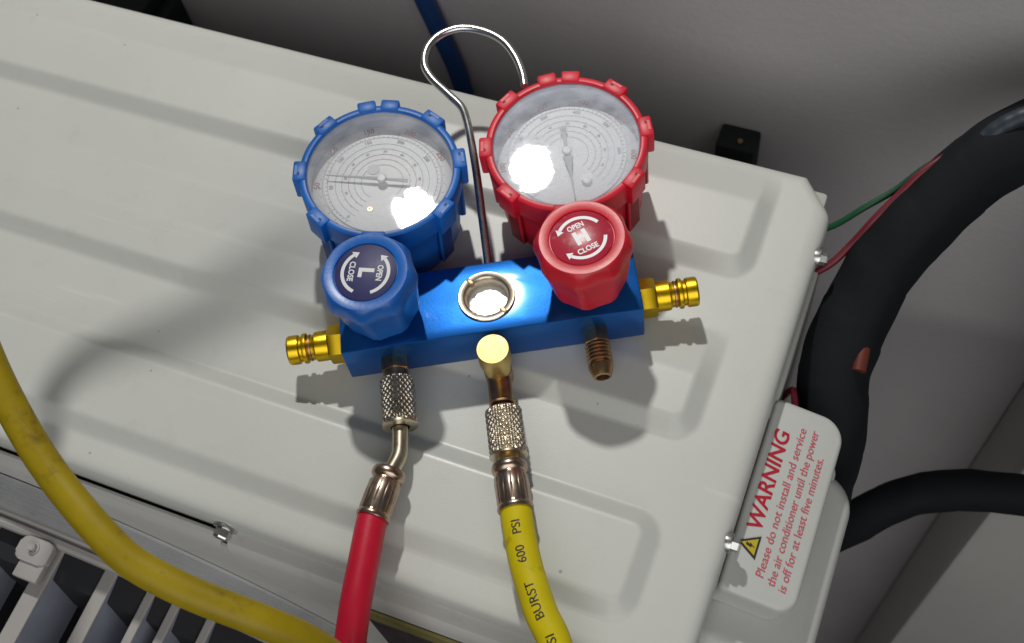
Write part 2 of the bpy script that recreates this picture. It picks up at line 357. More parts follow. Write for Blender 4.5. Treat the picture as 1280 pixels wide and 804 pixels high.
X0, X1, Y0, Y1 = -.815, -.0196, .1105, .4038
def ramp(d, w):
    t = min(1., max(0., d/w))
    e = .12
    if t < e: return t*t/(2*e)/(1-e)
    if t > 1-e: return 1-(1-t)**2/(2*e)/(1-e)
    return (t-e/2)/(1-e)
def sd_rr(x, y, x0, y0, x1, y1, r):
    cx, cy = (x0+x1)/2, (y0+y1)/2; hx, hy = (x1-x0)/2-r, (y1-y0)/2-r
    qx, qy = abs(x-cx)-hx, abs(y-cy)-hy
    return -(math.hypot(max(qx, 0), max(qy, 0))+min(max(qx, qy), 0)-r)     # >0 inside
PLAT = ((-.785, .3255, -.0495, .3935), (-.785, .2265, -.0505, .291), (-.785, .128, -.0505, .1865))
def top_z(x, y):
    z = -.0035
    for q, (xa, ya, xb, yb) in enumerate(PLAT):
        if q == 2: z += .0066*ramp(sd_rr(x, y, xa, ya, xb, yb, .015), .0102)
        else: z += .0072*ramp(sd_rr(x, y, xa, ya, xb, yb+.1, .015), .0102)*ramp(yb+.004-y, (.026, .036)[q])
    return z
CH = .0215
def xmax(y):
    c = 0.
    if y > Y1-CH-.004:
        d = y-(Y1-CH); c = max(0, d)*.86
        if abs(d) < .004: c = (d+.004)**2/.016*.86
    if y < Y0+.006: c = max(c, (.006-(y-Y0))**2/.012)
    return X1-c
ROLL = .007
def roll(d):
    return 0. if d >= ROLL else -(ROLL-math.sqrt(max(0, ROLL**2-(ROLL-d)**2)))
def lins(a, b, n): return [a+(b-a)*i/n for i in range(n)]
edge = [0, .0002, .0007, .0015, .0026, .004, .0055, .0075]
ys = [Y0+e for e in edge]+lins(Y0+.009, Y1-.009, 190)+[Y1-e for e in reversed(edge)]
xs = [0+e for e in edge]+lins(.009, .69, 84)+lins(.69, X1-X0-.0085, 84)
L = X1-X0
us = [x/L for x in xs]+[1-e/L for e in reversed(edge)]
bm = bmesh.new(); grid = []
for y in ys:
    xm = xmax(y); row = []
    for uu in us:
        # keep the right-hand columns, shear the last strip into the chamfer
        x = X0+uu*L
        if x > -.10: x = -.10+(x+.10)*(xm+.10)/(X1+.10)
        d = min(x-X0, y-Y0, Y1-y, xm-x, )
        if y > Y1-.06: d = min(d, max(0, (xm-x))*.79)
        row.append(bm.verts.new((x, y, top_z(x, y)+roll(d))))
    grid.append(row)
for a, b in zip(grid, grid[1:]):
    for i in range(len(us)-1): bm.faces.new((a[i], a[i+1], b[i+1], b[i]))
rim = grid[0]+[r[-1] for r in grid[1:]]+grid[-1][-2::-1]+[r[0] for r in grid[-2:0:-1]]
low = [bm.verts.new((v.co.x, v.co.y, -.021)) for v in rim]
n = len(rim)
for i in range(n): bm.faces.new((rim[i], rim[(i+1) % n], low[(i+1) % n], low[i]))
top = upart('top_panel', bm, 'panel', smooth=40)

# body behind the flange
bm = bmesh.new(); box(bm, (X0+.004, Y0+.0035, -.6), (X1-.0045, Y1-.003, -.0125), .003)
upart('cabinet_body', bm, 'side')
# right side plate, slightly proud under the flange
bm = bmesh.new(); box(bm, (X1-.0042, .262, -.6), (X1+.0022, .372, -.0235), .0006)
upart('side_panel', bm, 'side')
# front panel: profile extruded along x
def extrude_x(bm, prof, x0, x1, x1b=None):
    a = [bm.verts.new((x0, y, z)) for y, z in prof]
    b = [bm.verts.new((x1 if x1b is None else x1+(x1b-x1)*(i/(len(prof)-1)), y, z)) for i, (y, z) in enumerate(prof)]
    for i in range(len(prof)-1): bm.faces.new((a[i], b[i], b[i+1], a[i+1]))
    bm.faces.new(a); bm.faces.new(b[::-1])
FP = [(.1135, -.05), (.1086, -.05), (.1085, -.0185), (.1079, -.0172), (.1066, -.0166), (.1042, -.0175), (.1023, -.0205), (.1010, -.0265), (.1002, -.036), (.0998, -.055), (.0998, -.6), (.1135, -.6)]
bm = bmesh.new(); extrude_x(bm, FP, X0+.002, -.2665)
upart('front_panel', bm, 'plastic')
FP2 = [(.1135, -.05), (.1112, -.05), (.1112, -.0195), (.1108, -.0184), (.1066, -.0182), (.1042, -.0185), (.1023, -.0205), (.1010, -.0265), (.1002, -.036), (.0998, -.055), (.0998, -.6), (.1135, -.6)]
bm = bmesh.new(); extrude_x(bm, FP2, -.2628, X1-.003)
upart('service_panel', bm, 'plastic')
bm = bmesh.new(); extrude_x(bm, [(.1130, -.05), (.1090, -.05), (.1085, -.0200), (.1066, -.0182), (.1048, -.0192), (.1034, -.0220), (.1024, -.0270), (.1014, -.036), (.1010, -.055), (.1010, -.6), (.1130, -.6)], -.2663, -.2630)
upart('panel_joint', bm, 'gap_shade', smooth=0)  # black strip set in the seam to stand for its shade
bm = bmesh.new(); extrude_x(bm, [(.1132, -.0215), (.1021, -.0215), (.1010, -.0265), (.1002, -.036), (.0998, -.055), (.0998, -.599), (.1132, -.599)], -.2664, -.2629)
upart('panel_web', bm, 'plastic')
# bell-mouth ring and its lip
XC, ZC = -.425, -.300
gf = empty('fan_grille'); gf.parent = unit
gf.location = (0, 0, 0)
mx = frame((XC, 0, ZC), (0, -1, 0), (0, 0, 1))
def ring_obj(name, prof, m, parent, n=220):
    bm = bmesh.new(); lathe(bm, [(r, -y) for r, y in prof], n, mx); return upart(name, bm, m, parent)
prof = [(.264, .0995)]
yy, rr = .0985, .2632
while yy > .0868:                       # fine moulded ridges
    prof += [(rr, yy), (rr-.0001, yy-.0011), (rr-.0010, yy-.0014), (rr-.0011, yy-.0021)]
    yy -= .0024; rr -= .0020
prof += [(.2520, .0862), (.2495, .0850), (.2440, .0849)]
ring_obj('shroud_ring', prof, 'shaded_plastic', gf)
ring_obj('grille_frame', [(.2470, .0855), (.2475, .0835), (.2468, .0822), (.2452, .0818), (.2452, .0808), (.2475, .0800), (.2478, .0775), (.2462, .0758), (.2425, .0752), (.2400, .0760), (.2385, .0820)], 'grille_plastic', gf)
ring_obj('fan_cavity', [(.2383, .0800), (.2350, .060), (.2000, .055), (.0001, .055)], 'gap_shade', gf, 96)
# deep slats running outward from the frame
base = None
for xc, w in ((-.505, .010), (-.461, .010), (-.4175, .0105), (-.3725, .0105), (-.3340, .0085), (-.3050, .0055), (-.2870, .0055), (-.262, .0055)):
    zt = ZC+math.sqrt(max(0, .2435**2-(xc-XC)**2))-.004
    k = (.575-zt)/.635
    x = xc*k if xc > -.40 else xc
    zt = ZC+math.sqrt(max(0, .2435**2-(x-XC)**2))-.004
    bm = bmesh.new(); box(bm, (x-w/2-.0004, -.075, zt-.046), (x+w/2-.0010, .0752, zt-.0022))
    sl = upart('slat', bm, 'slat_shade', gf, smooth=0)
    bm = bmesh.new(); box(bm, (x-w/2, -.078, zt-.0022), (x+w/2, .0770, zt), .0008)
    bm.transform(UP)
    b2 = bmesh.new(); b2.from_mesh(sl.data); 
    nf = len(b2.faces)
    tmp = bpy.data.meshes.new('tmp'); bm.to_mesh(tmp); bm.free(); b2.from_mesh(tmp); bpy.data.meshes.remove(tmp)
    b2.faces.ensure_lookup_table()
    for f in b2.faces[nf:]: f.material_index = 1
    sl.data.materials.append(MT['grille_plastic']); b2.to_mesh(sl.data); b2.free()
# near-black sheet added under the slats as the shade between them
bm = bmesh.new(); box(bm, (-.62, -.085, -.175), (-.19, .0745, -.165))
upart('slat_gap_shade', bm, 'gap_shade', gf, smooth=0)
# bracket tab with its screw
bm = bmesh.new(); prism(bm, rrect(-.3925, .0625, -.3715, .0765, .004), -.0600, -.0550, bev=.0012); box(bm, (-.3880, .0535, -.0625), (-.3722, .0680, -.0565), .0008)
upart('mounting_tab', bm, 'grille_plastic', gf)
def hexscrew(name, loc, axis, parent=None, s=1.0, m='screw'):
    mx = frame(loc, axis); bm = bmesh.new()
    lathe(bm, [(0, -.002), (.0047*s, -.002), (.0050*s, .0006*s), (.0048*s, .0013*s), (.0034*s, .0015*s)], 24, mx)
    lathe(bm, [(.0034*s, .0011*s), (.0034*s, .0045*s), (.0030*s, .0052*s), (.0018*s, .0050*s), (0, .0047*s)], 6, mx)
    return upart(name, bm, m, parent, smooth=25)
hexscrew('screw', (-.3825, .0705, -.0550), (0, 0, 1), gf, .7, 'grille_plastic')
hexscrew('screw', (-.2655, .1105, -.0145), (0, -1, 0), s=1.3)
hexscrew('screw', (-.0196, .1855, -.0085), (1, 0, 0), s=1.05)
hexscrew('screw', (-.0196, .3555, -.0090), (1, 0, 0), s=1.05)
# flat olive and plum bands on the front panel
bm = bmesh.new(); box(bm, (-.186, .0982, -.052), (-.03, .0999, -.0335), .0003); upart('front_band', bm, 'olive', smooth=0)
bm = bmesh.new(); box(bm, (-.186, .0978, -.140), (-.085, .0999, -.0525), .0003); upart('front_band', bm, 'plum', smooth=0)

# valve cover on the right-hand side
vc = empty('valve_cover'); vc.parent = unit; vc.location = (0, 0, 0)
tilt = math.radians(12)
mxp = Matrix.Translation((-.019, 0, -.0215)) @ Matrix.Rotation(tilt, 4, 'Y')
bm = bmesh.new()
soft_slab(bm, 0.0, .1660, .0400, .2745, [.013, .004, .004, .010], -.022, 0, .0030, mxp)
upart('label_plate', bm, 'cover', vc)
bm = bmesh.new(); soft_slab(bm, 0.0, .1420, .0610, .2560, [.020, .009, .009, .018], -.16, -.0225, .0085, mxp)
upart('cover_box', bm, 'cover', vc)
bm = bmesh.new(); soft_slab(bm, 0.0, .2440, .047, .2630, [.009, .003, .003, .003], -.15, -.0235, .0025, mxp)
upart('cover_step', bm, 'cover', vc)
RT = Matrix.Rotation(PI/2, 4, 'Z')
def plate_at(x, y): return UP @ mxp @ Matrix.Translation((x, y, .00025)) @ RT
text('warning_heading', 'WARNING', .0112, plate_at(.0090, .2290), 'warn_red', vc, bold=.018, shear=.12, width=.056)
for s, x, yc, w in (('Please do not install and service', .0182, .2205, .0835), ('the air conditioner until the power', .0247, .2200, .0870), ('is off for at least five minutes.', .0308, .2130, .0745)):
    text('warning_line', s, .0062, plate_at(x, yc), 'warn_pink', vc, bold=.004, shear=.08, width=w)
tri = lambda r, z, m, nm: (lambda b: upart_raw(nm, b, m))(prism(bmesh.new(), [(r*math.cos(math.radians(a)), r*math.sin(math.radians(a))) for a in (90, 210, 330)], 0, z, Matrix()))
def upart_raw(nm, b, m):
    b.transform(plate_at(.0098, .1925)); return link_mesh(nm, b, m, vc, 0)
tri(.0073, .0002, 'ink', 'warning_triangle'); tri(.0052, .0004, 'warn_yellow', 'warning_triangle')
b = bmesh.new(); prism(b, [(-.0004, .0028), (.0011, .0028), (.0003, .0010), (.0012, .0010), (-.0008, -.0021), (-.0002, -.0001), (-.0011, -.0001)], 0, .0006); upart_raw('warning_bolt', b, 'ink')

# ================================================================== manifold gauge set
ROT = math.atan2(.4617, .887)
man = empty('manifold_gauge_set', (-.1619, .2391, .002), ROT)
tag(man, 'two-gauge refrigerant manifold with blue block lying on the ribbed white top', 'gauge manifold')
def mpart(name, bm, m, parent=None, smooth=35, label=None):
    o = link_mesh(name, bm, m, parent or man, smooth)
    if label: o['label'] = label
    return o
# block with a bored recess for the sight glass
bm = bmesh.new(); box(bm, (-.0775, 0, .001), (.0785, .0420, .0280), .0009)
blk = mpart('valve_block', bm, 'block', smooth=30)
bm = bmesh.new(); lathe(bm, [(0, .016), (.0136, .016), (.0136, .04), (0, .04)], 64, Matrix.Translation((0, .0210, 0)))
cut = link_mesh('cutter', bm, 'block', man, 30)
md = blk.modifiers.new('bore', 'BOOLEAN'); md.operation = 'DIFFERENCE'; md.object = cut; md.solver = 'EXACT'
me = bpy.data.meshes.new_from_object(blk.evaluated_get(bpy.context.evaluated_depsgraph_get()))
blk.modifiers.clear(); blk.data = me; me.name = 'valve_block'
for p in me.polygons: p.use_smooth = True
me.set_sharp_from_angle(angle=math.radians(30))
bpy.data.objects.remove(cut)
LEAN = Matrix.Translation((0, .021, .014)) @ Matrix.Rotation(math.radians(-2.9), 4, 'X') @ Matrix.Translation((0, -.021, -.014))
me.transform(LEAN)
# sight glass
mx = LEAN @ Matrix.Translation((0, .0210, 0))
bm = bmesh.new()
def notch(t, h, k): return 1.0
lathe(bm, [(.0149, .0279), (.0150, .0288), (.0145, .0293), (.0122, .0291), (.0114, .0286), (.0108, .0268), (.0106, .0200)], 72, mx)
sg = mpart('sight_glass', bm, 'nickel', smooth=40, label='round sight glass in a brass ring at the middle of the block')
bm = bmesh.new(); lathe(bm, [(0, .0196), (.0112, .0196), (.0112, .0204), (0, .0208)], 48, mx); mpart('glass_disc', bm, 'dial', sg)
bm = bmesh.new(); lathe(bm, [(0, .0216), (.0107, .0216), (.0106, .0224), (0, .0225)], 48, mx @ Matrix.Rotation(math.radians(1.6), 4, 'Y')); mpart('glass_lens', bm, 'sight', sg)
bm = bmesh.new()
for a in (128, 308):
    box(bm, (.0105, -.0011, .0262), (.0146, .0011, .0294), .0002, mx @ Matrix.Rotation(math.radians(a), 4, 'Z'))
mpart('ring_slot', bm, 'old_brass', sg)

# knobs
def knob(u, v, colr, letter, rho, lab):
    mx = Matrix.Translation((u, v, 0)) @ Matrix.Rotation(math.radians(11), 4, 'Z')
    N = 8
    amp = {0: 0, 1: .10, 2: .13, 3: .135, 4: .13, 5: .11, 6: .06}
    prof = [(.0085, .0335), (.0178, .0335), (.0196, .0348), (.0204, .0390), (.0216, .0480), (.0229, .0560), (.0243, .0618), (.0247, .0640), (.0243, .0662), (.0228, .0698), (.0214, .0716), (.0208, .0720), (.0166, .0720), (.0160, .0717), (.0159, .0708), (0, .0708)]
    am = [0, .5, .8, .9, 1, 1, 1, 1, .92, .5, .12, 0, 0, 0, 0, 0]
    def mod(t, h, k):
        q = 2*PI/N; f = ((t+q/2) % q)-q/2                 # polygon with slightly hollow facets and eased corners
        pol = math.cos(q/2)/math.cos(f)*1.035
        pol = min(pol, 1.0)-.022*math.cos(f/(q/2)*PI/2)**2
        return 1+(pol-1)*am[k]
    rx, ry = (-2.2, -2.1) if colr == 'red' else (1.5, -2.0)
    mx = mx @ Matrix.Translation((0, 0, .05)) @ Matrix.Rotation(math.radians(rx), 4, 'X') @ Matrix.Rotation(math.radians(ry), 4, 'Y') @ Matrix.Translation((0, 0, -.05))
    bm = bmesh.new(); lathe(bm, prof, 192, mx, mod)
    kn = mpart('valve_knob', bm, 'knob_'+colr, smooth=28, label=lab)
    bm = bmesh.new(); lathe(bm, [(.0088, .0275), (.0088, .0345)], 32, mx); mpart('knob_stem', bm, 'nickel', kn)
    bm = bmesh.new(); lathe(bm, [(.0155, .0709), (.0155, .0713), (.0152, .0715), (0, .0715)], 64, mx); mpart('sticker', bm, 'navy' if colr == 'blue' else 'crimson', kn)
    T = mx @ Matrix.Translation((0, 0, .07158)) @ Matrix.Rotation(math.radians(rho-11), 4, 'Z')
    bm = text_bm(letter, .0100, .055)
    bm.transform(T)
    mpart('knob_letter', bm, 'white_ink', kn, 0)
    bm = bmesh.new()
    for (tail, head) in ((22, 146), (338, 206)):
        d = 1 if head > tail else -1
        arc_strip(bm, .0107, .0124, tail, head-d*12, .0, 30, T)
        a1 = math.radians(head-d*13); a2 = math.radians(head+d*2)
        pts = [(.0094, a1), (.0137, a1), (.0116, a2)]
        bm.faces.new([bm.verts.new(T @ Vector((r*math.cos(a), r*math.sin(a), 0))) for r, a in pts])
    mpart('turn_arrows', bm, 'white_ink', kn, 0)
    for s, off in (('OPEN', .0070), ('CLOSE', -.0072)):
        text('knob_word', s, .0041, T @ Matrix.Translation((0, off, 0)), 'white_ink', kn, bold=.03, width=.0085 if s == 'OPEN' else .0108)
    return kn
knob(-.0540, .0212, 'blue', 'L', -104, 'blue fluted knob lettered L')
knob(.0526, .0212, 'red', 'H', 18, 'red fluted knob lettered H')

# gauges
def gauge(u, v, colr, needle_to, tail, lab, tx, ty):
    mx = Matrix.Translation((u, v, .030)) @ Matrix.Rotation(math.radians(tx), 4, 'X') @ Matrix.Rotation(math.radians(ty), 4, 'Y') @ Matrix.Translation((0, 0, -.030))
    bt = 'boot_'+colr
    bm = bmesh.new()
    lathe(bm, [(0, .004), (.034, .004), (.0375, .0055), (.0388, .009), (.0392, .030), (.0405, .0405), (.0418, .0430), (.0424, .0455), (.0426, .0560), (.0422, .0584), (.0408, .0592), (.0392, .0590), (.0384, .0580), (.0382, .0558)], 128, mx)
    gz = mpart('pressure_gauge', bm, bt, smooth=40, label=lab)
    # lugs round the rim with a rib below each, a moulded notch on top
    for a in (2, 44, 79, 96, 130, 174, 218, 262, 317):
        w = .0050 if a in (79, 96) else .0062
        m2 = mx @ Matrix.Rotation(math.radians(a), 4, 'Z')
        bm = bmesh.new(); box(bm, (.0385, -w, .0435), (.0455, w, .0598), .0011, m2)
        box(bm, (.0385, -w*.8, .0120), (.0422, w*.8, .0440), .0010, m2)
        if w > .0055:
            k0 = len(bm.faces)
            box(bm, (.0430, -.0030, .0592), (.0444, .0030, .06002), 0, m2); box(bm, (.0418, .0014, .0592), (.0436, .0030, .06000), 0, m2)
            bm.faces.ensure_lookup_table()
            for f in bm.faces[k0:]: f.material_index = 1
        lg = mpart('rim_lug', bm, bt, gz, 35); lg.data.materials.append(MT['notch_'+colr])
    # stem into the block
    bm = bmesh.new(); lathe(bm, [(.0065, .0), (.0065, .02)], 24, frame((u, v-.0375, .016), (0, -1, 0))); mpart('gauge_stem', bm, 'old_brass', gz)
    # bezel wall, dial
    bm = bmesh.new(); lathe(bm, [(.0383, .0575), (.0379, .0568), (.0376, .0530), (.0374, .0528), (.0374, .0455)], 96, mx); mpart('bezel_ring', bm, 'bezel', gz)
    bm = bmesh.new(); lathe(bm, [(.0375, .0462), (.0368, .0466), (.0322, .0466), (.0318, .0462), (.0312, .0462)], 96, mx); mpart('dial_rim', bm, 'dial_rim', gz)
    bm = bmesh.new(); lathe(bm, [(.0314, .0464), (.0312, .0471), (.0308, .0472), (0, .0472)], 96, mx); mpart('dial', bm, 'dial', gz)
    # printing
    Z = .04735
    bmg = bmesh.new(); bmr = bmesh.new(); bmt = bmesh.new()
    for r, b_ in ((.0292, bmg), (.0250, bmt), (.0216, bmg), (.0180, bmr), (.0148, bmt), (.0112, bmg)):
        arc_strip(b_, r-.00011, r+.00011, -52, 232, Z, 90, mx)
    def tick(b_, r0, r1, a, w, z=Z):
        m2 = mx @ Matrix.Rotation(math.radians(a), 4, 'Z')
        b_.faces.new([b_.verts.new(m2 @ Vector(p)) for p in ((r0, -w, z), (r1, -w, z), (r1, w, z), (r0, w, z))])
    for k in range(0, 57):
        a = -48+k*276/56
        tick(bmg, .0292, .0303 if k % 4 else .0309, a, .00012)
        if k % 3 == 0:
            tick(bmt, .0216, .0224, a, .0001); tick(bmr, .0180, .0187, a, .0001); tick(bmg, .0148, .0154, a, .0001)
        if k % 2 == 0: tick(bmr, .0324, .0334, a, .00014, .0467)
    mpart('dial_scale', bmg, 'print_grey', gz, 0); mpart('dial_scale', bmr, 'print_red', gz, 0); mpart('dial_scale', bmt, 'print_green', gz, 0)
    nums = (('0', 222), ('50', 176), ('100', 137), ('150', 99), ('200', 61), ('250', 22)) if colr == 'blue' else (('0', 222), ('100', 183), ('200', 145), ('300', 106), ('400', 68), ('500', 29), ('600', -10))
    bmn = bmesh.new(); bmk = bmesh.new()
    def put(dst, s, size, r, a, z):
        t = text_bm(s, size, .02); t.transform(mx @ Matrix.Rotation(math.radians(a-90), 4, 'Z') @ Matrix.Translation((0, r, z)))
        tmp = bpy.data.meshes.new('tmp'); t.to_mesh(tmp); t.free(); dst.from_mesh(tmp); bpy.data.meshes.remove(tmp)
    for s, a in nums:
        put(bmn, s, .0042, .0347, a, .0468)
        put(bmk, s, .0028, .0272, a+4, Z)
    for q, a in enumerate(range(-30, 220, 28)):
        put(bmk, str(10*(9-q)), .0020, .0198, a, Z)
    mpart('dial_numerals', bmn, 'print_red', gz, 0); mpart('dial_numerals', bmk, 'print_grey', gz, 0)
    for o in gz.children:
        if o.name.split('.')[0] in ('dial_scale', 'dial_numerals'): o['kind'] = 'stuff'
    # needle
    a = math.atan2(needle_to[1], needle_to[0]); m2 = mx @ Matrix.Rotation(a, 4, 'Z')
    bm = bmesh.new()
    prism(bm, [(-tail, -.0011), (-tail, .0011), (-.002, .0006), (.004, .0010 if colr == 'blue' else .0022), (.0130, .0006), (.0300, .00025), (.0300, -.00025), (.0130, -.0006), (.004, -.0010 if colr == 'blue' else -.0022), (-.002, -.0006)], .0500, .0504, m2)
    if colr == 'red': lathe(bm, [(0, .0500), (.0019, .0500), (.0019, .0504), (0, .0504)], 20, m2 @ Matrix.Translation((-tail, 0, 0)))
    mpart('needle', bm, 'needle', gz, 30)
    bm = bmesh.new(); lathe(bm, [(.0012, .0472), (.0012, .0500), (.0026, .0501), (.0026, .0512), (.0021, .0517), (0, .0519)], 28, mx); mpart('needle_pin', bm, 'pin', gz)
    if colr == 'red':
        bm = bmesh.new(); lathe(bm, [(0, .0473), (.0031, .0473), (.0031, .0476), (0, .0477)], 28, mx @ Matrix.Translation((.0080, -.0165, 0))); lathe(bm, [(0, .0478), (.0027, .0478), (.0020, .0492), (0, .0494)], 24, mx @ Matrix.Translation((.0078, -.0190, 0))); mpart('dial_screw', bm, 'pin', gz)
    else:
        bm = bmesh.new(); lathe(bm, [(0, .0473), (.0033, .0473), (.0033, .0475), (0, .0475)], 28, mx @ Matrix.Translation((-.0042, .0088, 0))); mpart('dial_spot', bm, 'dial_rim', gz)
        bm = bmesh.new(); lathe(bm, [(.0006, .0473), (.0006, .0476), (.0014, .0476), (.0014, .0473)], 20, mx @ Matrix.Translation((-.0075, -.0165, 0))); mpart('dial_screw', bm, 'old_brass', gz)
    bm = bmesh.new(); lathe(bm, [(0, .0560), (.0378, .0560), (.0382, .0566), (.0378, .0574), (0, .0574)], 96, mx); mpart('gauge_lens', bm, 'lens_'+colr, gz)
    return gz
gauge(-.0480, .0890, 'blue', (-30.4, 6.6), .0140, 'blue pressure gauge with its needle pointing left', -.35, 4.07)
gauge(.0525, .0890, 'red', (.3, -31), .0145, 'red pressure gauge with a scuffed lens and needle pointing down', .52, -.76)

# quick couplers at both ends
def coupler(x, sgn, lab):
    mx = frame((x, .0140, .0150), (sgn, 0, 0))
    bm = bmesh.new()
    lathe(bm, [(.0100, -.001), (.0104, .0005), (.0104, .0072), (.0098, .0082), (.0075, .0082)], 6, mx)
    lathe(bm, [(.0078, .0080), (.0080, .0085), (.0080, .0150), (.0076, .0156), (.0068, .0160), (.0066, .0172), (.0066, .0190), (.0072, .0196), (.0080, .0200), (.0081, .0212), (.0079, .0220), (.0067, .0224), (.0067, .0236), (.0076, .0242), (.0078, .0250), (.0078, .0292), (.0073, .0300), (.0052, .0301), (.0050, .0280), (0, .0278)], 48, mx)
    c = mpart('quick_coupler', bm, 'gold', smooth=30, label=lab)
    bm = bmesh.new(); lathe(bm, [(.0066, .0174), (.0071, .0178), (.0071, .0186), (.0066, .0190)], 32, mx); mpart('seal_ring', bm, 'old_brass', c)
coupler(-.0775, -1, 'gold quick coupler beside the L knob'); coupler(.0785, 1, 'gold quick coupler beside the H knob')
# open flare port under the red knob
mx = frame((.0528, 0, .0148), (0, -1, 0))
bm = bmesh.new()
lathe(bm, [(.0068, -.001), (.0070, .0005), (.0070, .0078), (.0062, .0085)], 6, mx)
pr = [(.0052, .0080)]
for k in range(5): pr += [(.0054, .0088+k*.0021), (.0066, .0095+k*.0021), (.0066, .0099+k*.0021), (.0054, .0106+k*.0021)]
pr += [(.0056, .0196), (.0064, .0204), (.0064, .0220), (.0046, .0268), (.0034, .0272), (.0032, .0262), (.0030, .015), (0, .015)]
lathe(bm, pr, 40, mx); mpart('flare_fitting', bm, 'old_brass', smooth=40, label='bare threaded brass port below the H knob')
# port under the blue knob
mx = frame((-.0520, 0, .0146), (0, -1, 0))
bm = bmesh.new(); lathe(bm, [(.0074, -.001), (.0077, .0006), (.0077, .0068), (.0068, .0076)], 6, mx); lathe(bm, [(.0066, .0074), (.0066, .0150)], 32, mx)
mpart('flare_fitting', bm, 'old_brass', smooth=30)
# centre service valve: upright gold cap, nipple toward the hose
mx = Matrix.Translation((.0006, -.0148, 0))
bm = bmesh.new(); lathe(bm, [(.0066, .0165), (.0070, .0180), (.0070, .0250), (.0080, .0262), (.0083, .0275), (.0083, .0393), (.0079, .0399), (0, .0400)], 56, mx)
sv = mpart('service_valve', bm, 'brass', smooth=35, label='upright brass valve cap at the middle of the block')
bm = bmesh.new(); lathe(bm, [(0, .0055), (.0068, .0055), (.0072, .0065), (.0072, .0170), (.0062, .0175)], 32, mx); lathe(bm, [(.0062, -.001), (.0062, .014)], 28, frame((.0006, 0, .0132), (0, -1, 0)))
lathe(bm, [(.0062, 0), (.0062, .0120), (.0068, .0128), (.0062, .0136), (.0068, .0144), (.0060, .0150), (.0060, .018)], 32, frame((.0006, -.0200, .0138), (0, -1, 0))); mpart('valve_body', bm, 'old_brass', sv, 30)
# hanging hook
hp = smooth_path([(.0022, .0400, .0180), (.0024, .0600, .0240), (.0028, .0990, .0400), (.0012, .1240, .0460), (-.0005, .1305, .0475), (-.0065, .1390, .0490), (-.0150, .1510, .0510), (-.0178, .1600, .0520), (-.0150, .1705, .0530), (-.0070, .1780, .0535), (.0045, .1805, .0535), (.0165, .1765, .0530), (.0265, .1680, .0525), (.0325, .1560, .0515), (.0350, .1440, .0505), (.0352, .1360, .0500)], 8)
bm = bmesh.new(); tube(bm, hp, .0022, 18)
mpart('hanging_hook', bm, 'chrome', smooth=60)

# ================================================================== hoses
def loc(u, v, w): 
    c, s = math.cos(ROT), math.sin(ROT)
    return Vector((-.1619+u*c-v*s, .2391+u*s+v*c, w+.002))
def knurl(bm, p0, axis, length, R, n=264, rows=64, starts=18):
    mx = frame(p0, axis); prof = [(R-.0012, 0), (R-.0002, .0008)]
    prof += [(R, .0012+(length-.0040)*i/rows) for i in range(rows+1)]
    prof += [(R-.0006, length-.0020), (R+.0002, length-.0014), (R+.0002, length-.0004), (R-.0012, length), (R*.55, length+.0002)]
    turn = length/.0034
    def mod(t, h, k):
        if k < 2 or k > rows+2: return 1
        s = h/length
        a = abs(((t*starts/(2*PI)+s*turn) % 1)*2-1); b = abs(((t*starts/(2*PI)-s*turn) % 1)*2-1)
        return 1-.10*max(0, 1-min(a, b)*1.9)
    lathe(bm, prof, n, mx, mod)
def ferrule(bm, p0, axis, length, R):
    mx = frame(p0, axis)
    prof = [(R*.5, 0), (R*.94, .0003), (R*1.03, .0016), (R*1.05, .0032), (R*1.0, .0046), (R*.84, .0056), (R*.86, .0066), (R*.97, .0080), (R*1.0, length*.55), (R*1.0, length-.0040), (R*.97, length-.0030), (R*1.02, length-.0022), (R*1.05, length-.0010), (R*1.0, length), (R*.8, length)]
    def mod(t, h, k): return 1 if k < 6 or k > 9 else 1-.026*(max(0, math.cos(14*t))**8)
    lathe(bm, prof, 112, mx, mod)

# red hose
rh = empty('red_hose', loc(-.055, -.04, 0)); RI = Matrix.Translation(-Vector(rh.location))
tag(rh, 'red charging hose with bent metal neck, screwed to the port below knob L', 'hose')
def hpart(root, inv, name, bm, m, parent=None, smooth=40):
    bm.transform(inv); return link_mesh(name, bm, m, parent or root, smooth)
bm = bmesh.new(); knurl(bm, loc(-.0518, -.0115, .0146), loc(-.0522, -1, .0146)-loc(-.0518, -.0115, .0146), .0268, .0090); hpart(rh, RI, 'coupling_nut', bm, 'nickel')
npth = smooth_path([loc(-.0520, -.0360, .0146), loc(-.0524, -.0450, .0146), loc(-.0535, -.0530, .0146), loc(-.0568, -.0592, .0148), loc(-.0610, -.0650, .0150)], 8)
bm = bmesh.new(); tube(bm, npth, .0041, 24); hpart(rh, RI, 'bent_neck', bm, 'nickel', smooth=60)
A = loc(-.0583, -.0605, .0150); B = loc(-.0686, -.0848, .0158)
bm = bmesh.new(); ferrule(bm, A, B-A, (B-A).length, .0083); hpart(rh, RI, 'crimp_ferrule', bm, 'ferrule')
rp = smooth_path([A+(B-A)*.8, B, loc(-.0740, -.1055, .0160), loc(-.0800, -.1290, .0150), loc(-.0850, -.1500, .0080), loc(-.0900, -.1900, -.030), loc(-.0900, -.2350, -.10), loc(-.085, -.26, -.2), loc(-.08, -.27, -.40)], 10)
bm = bmesh.new(); tube(bm, rp, .0076, 28); hpart(rh, RI, 'hose_tube', bm, 'hose_red', smooth=60)

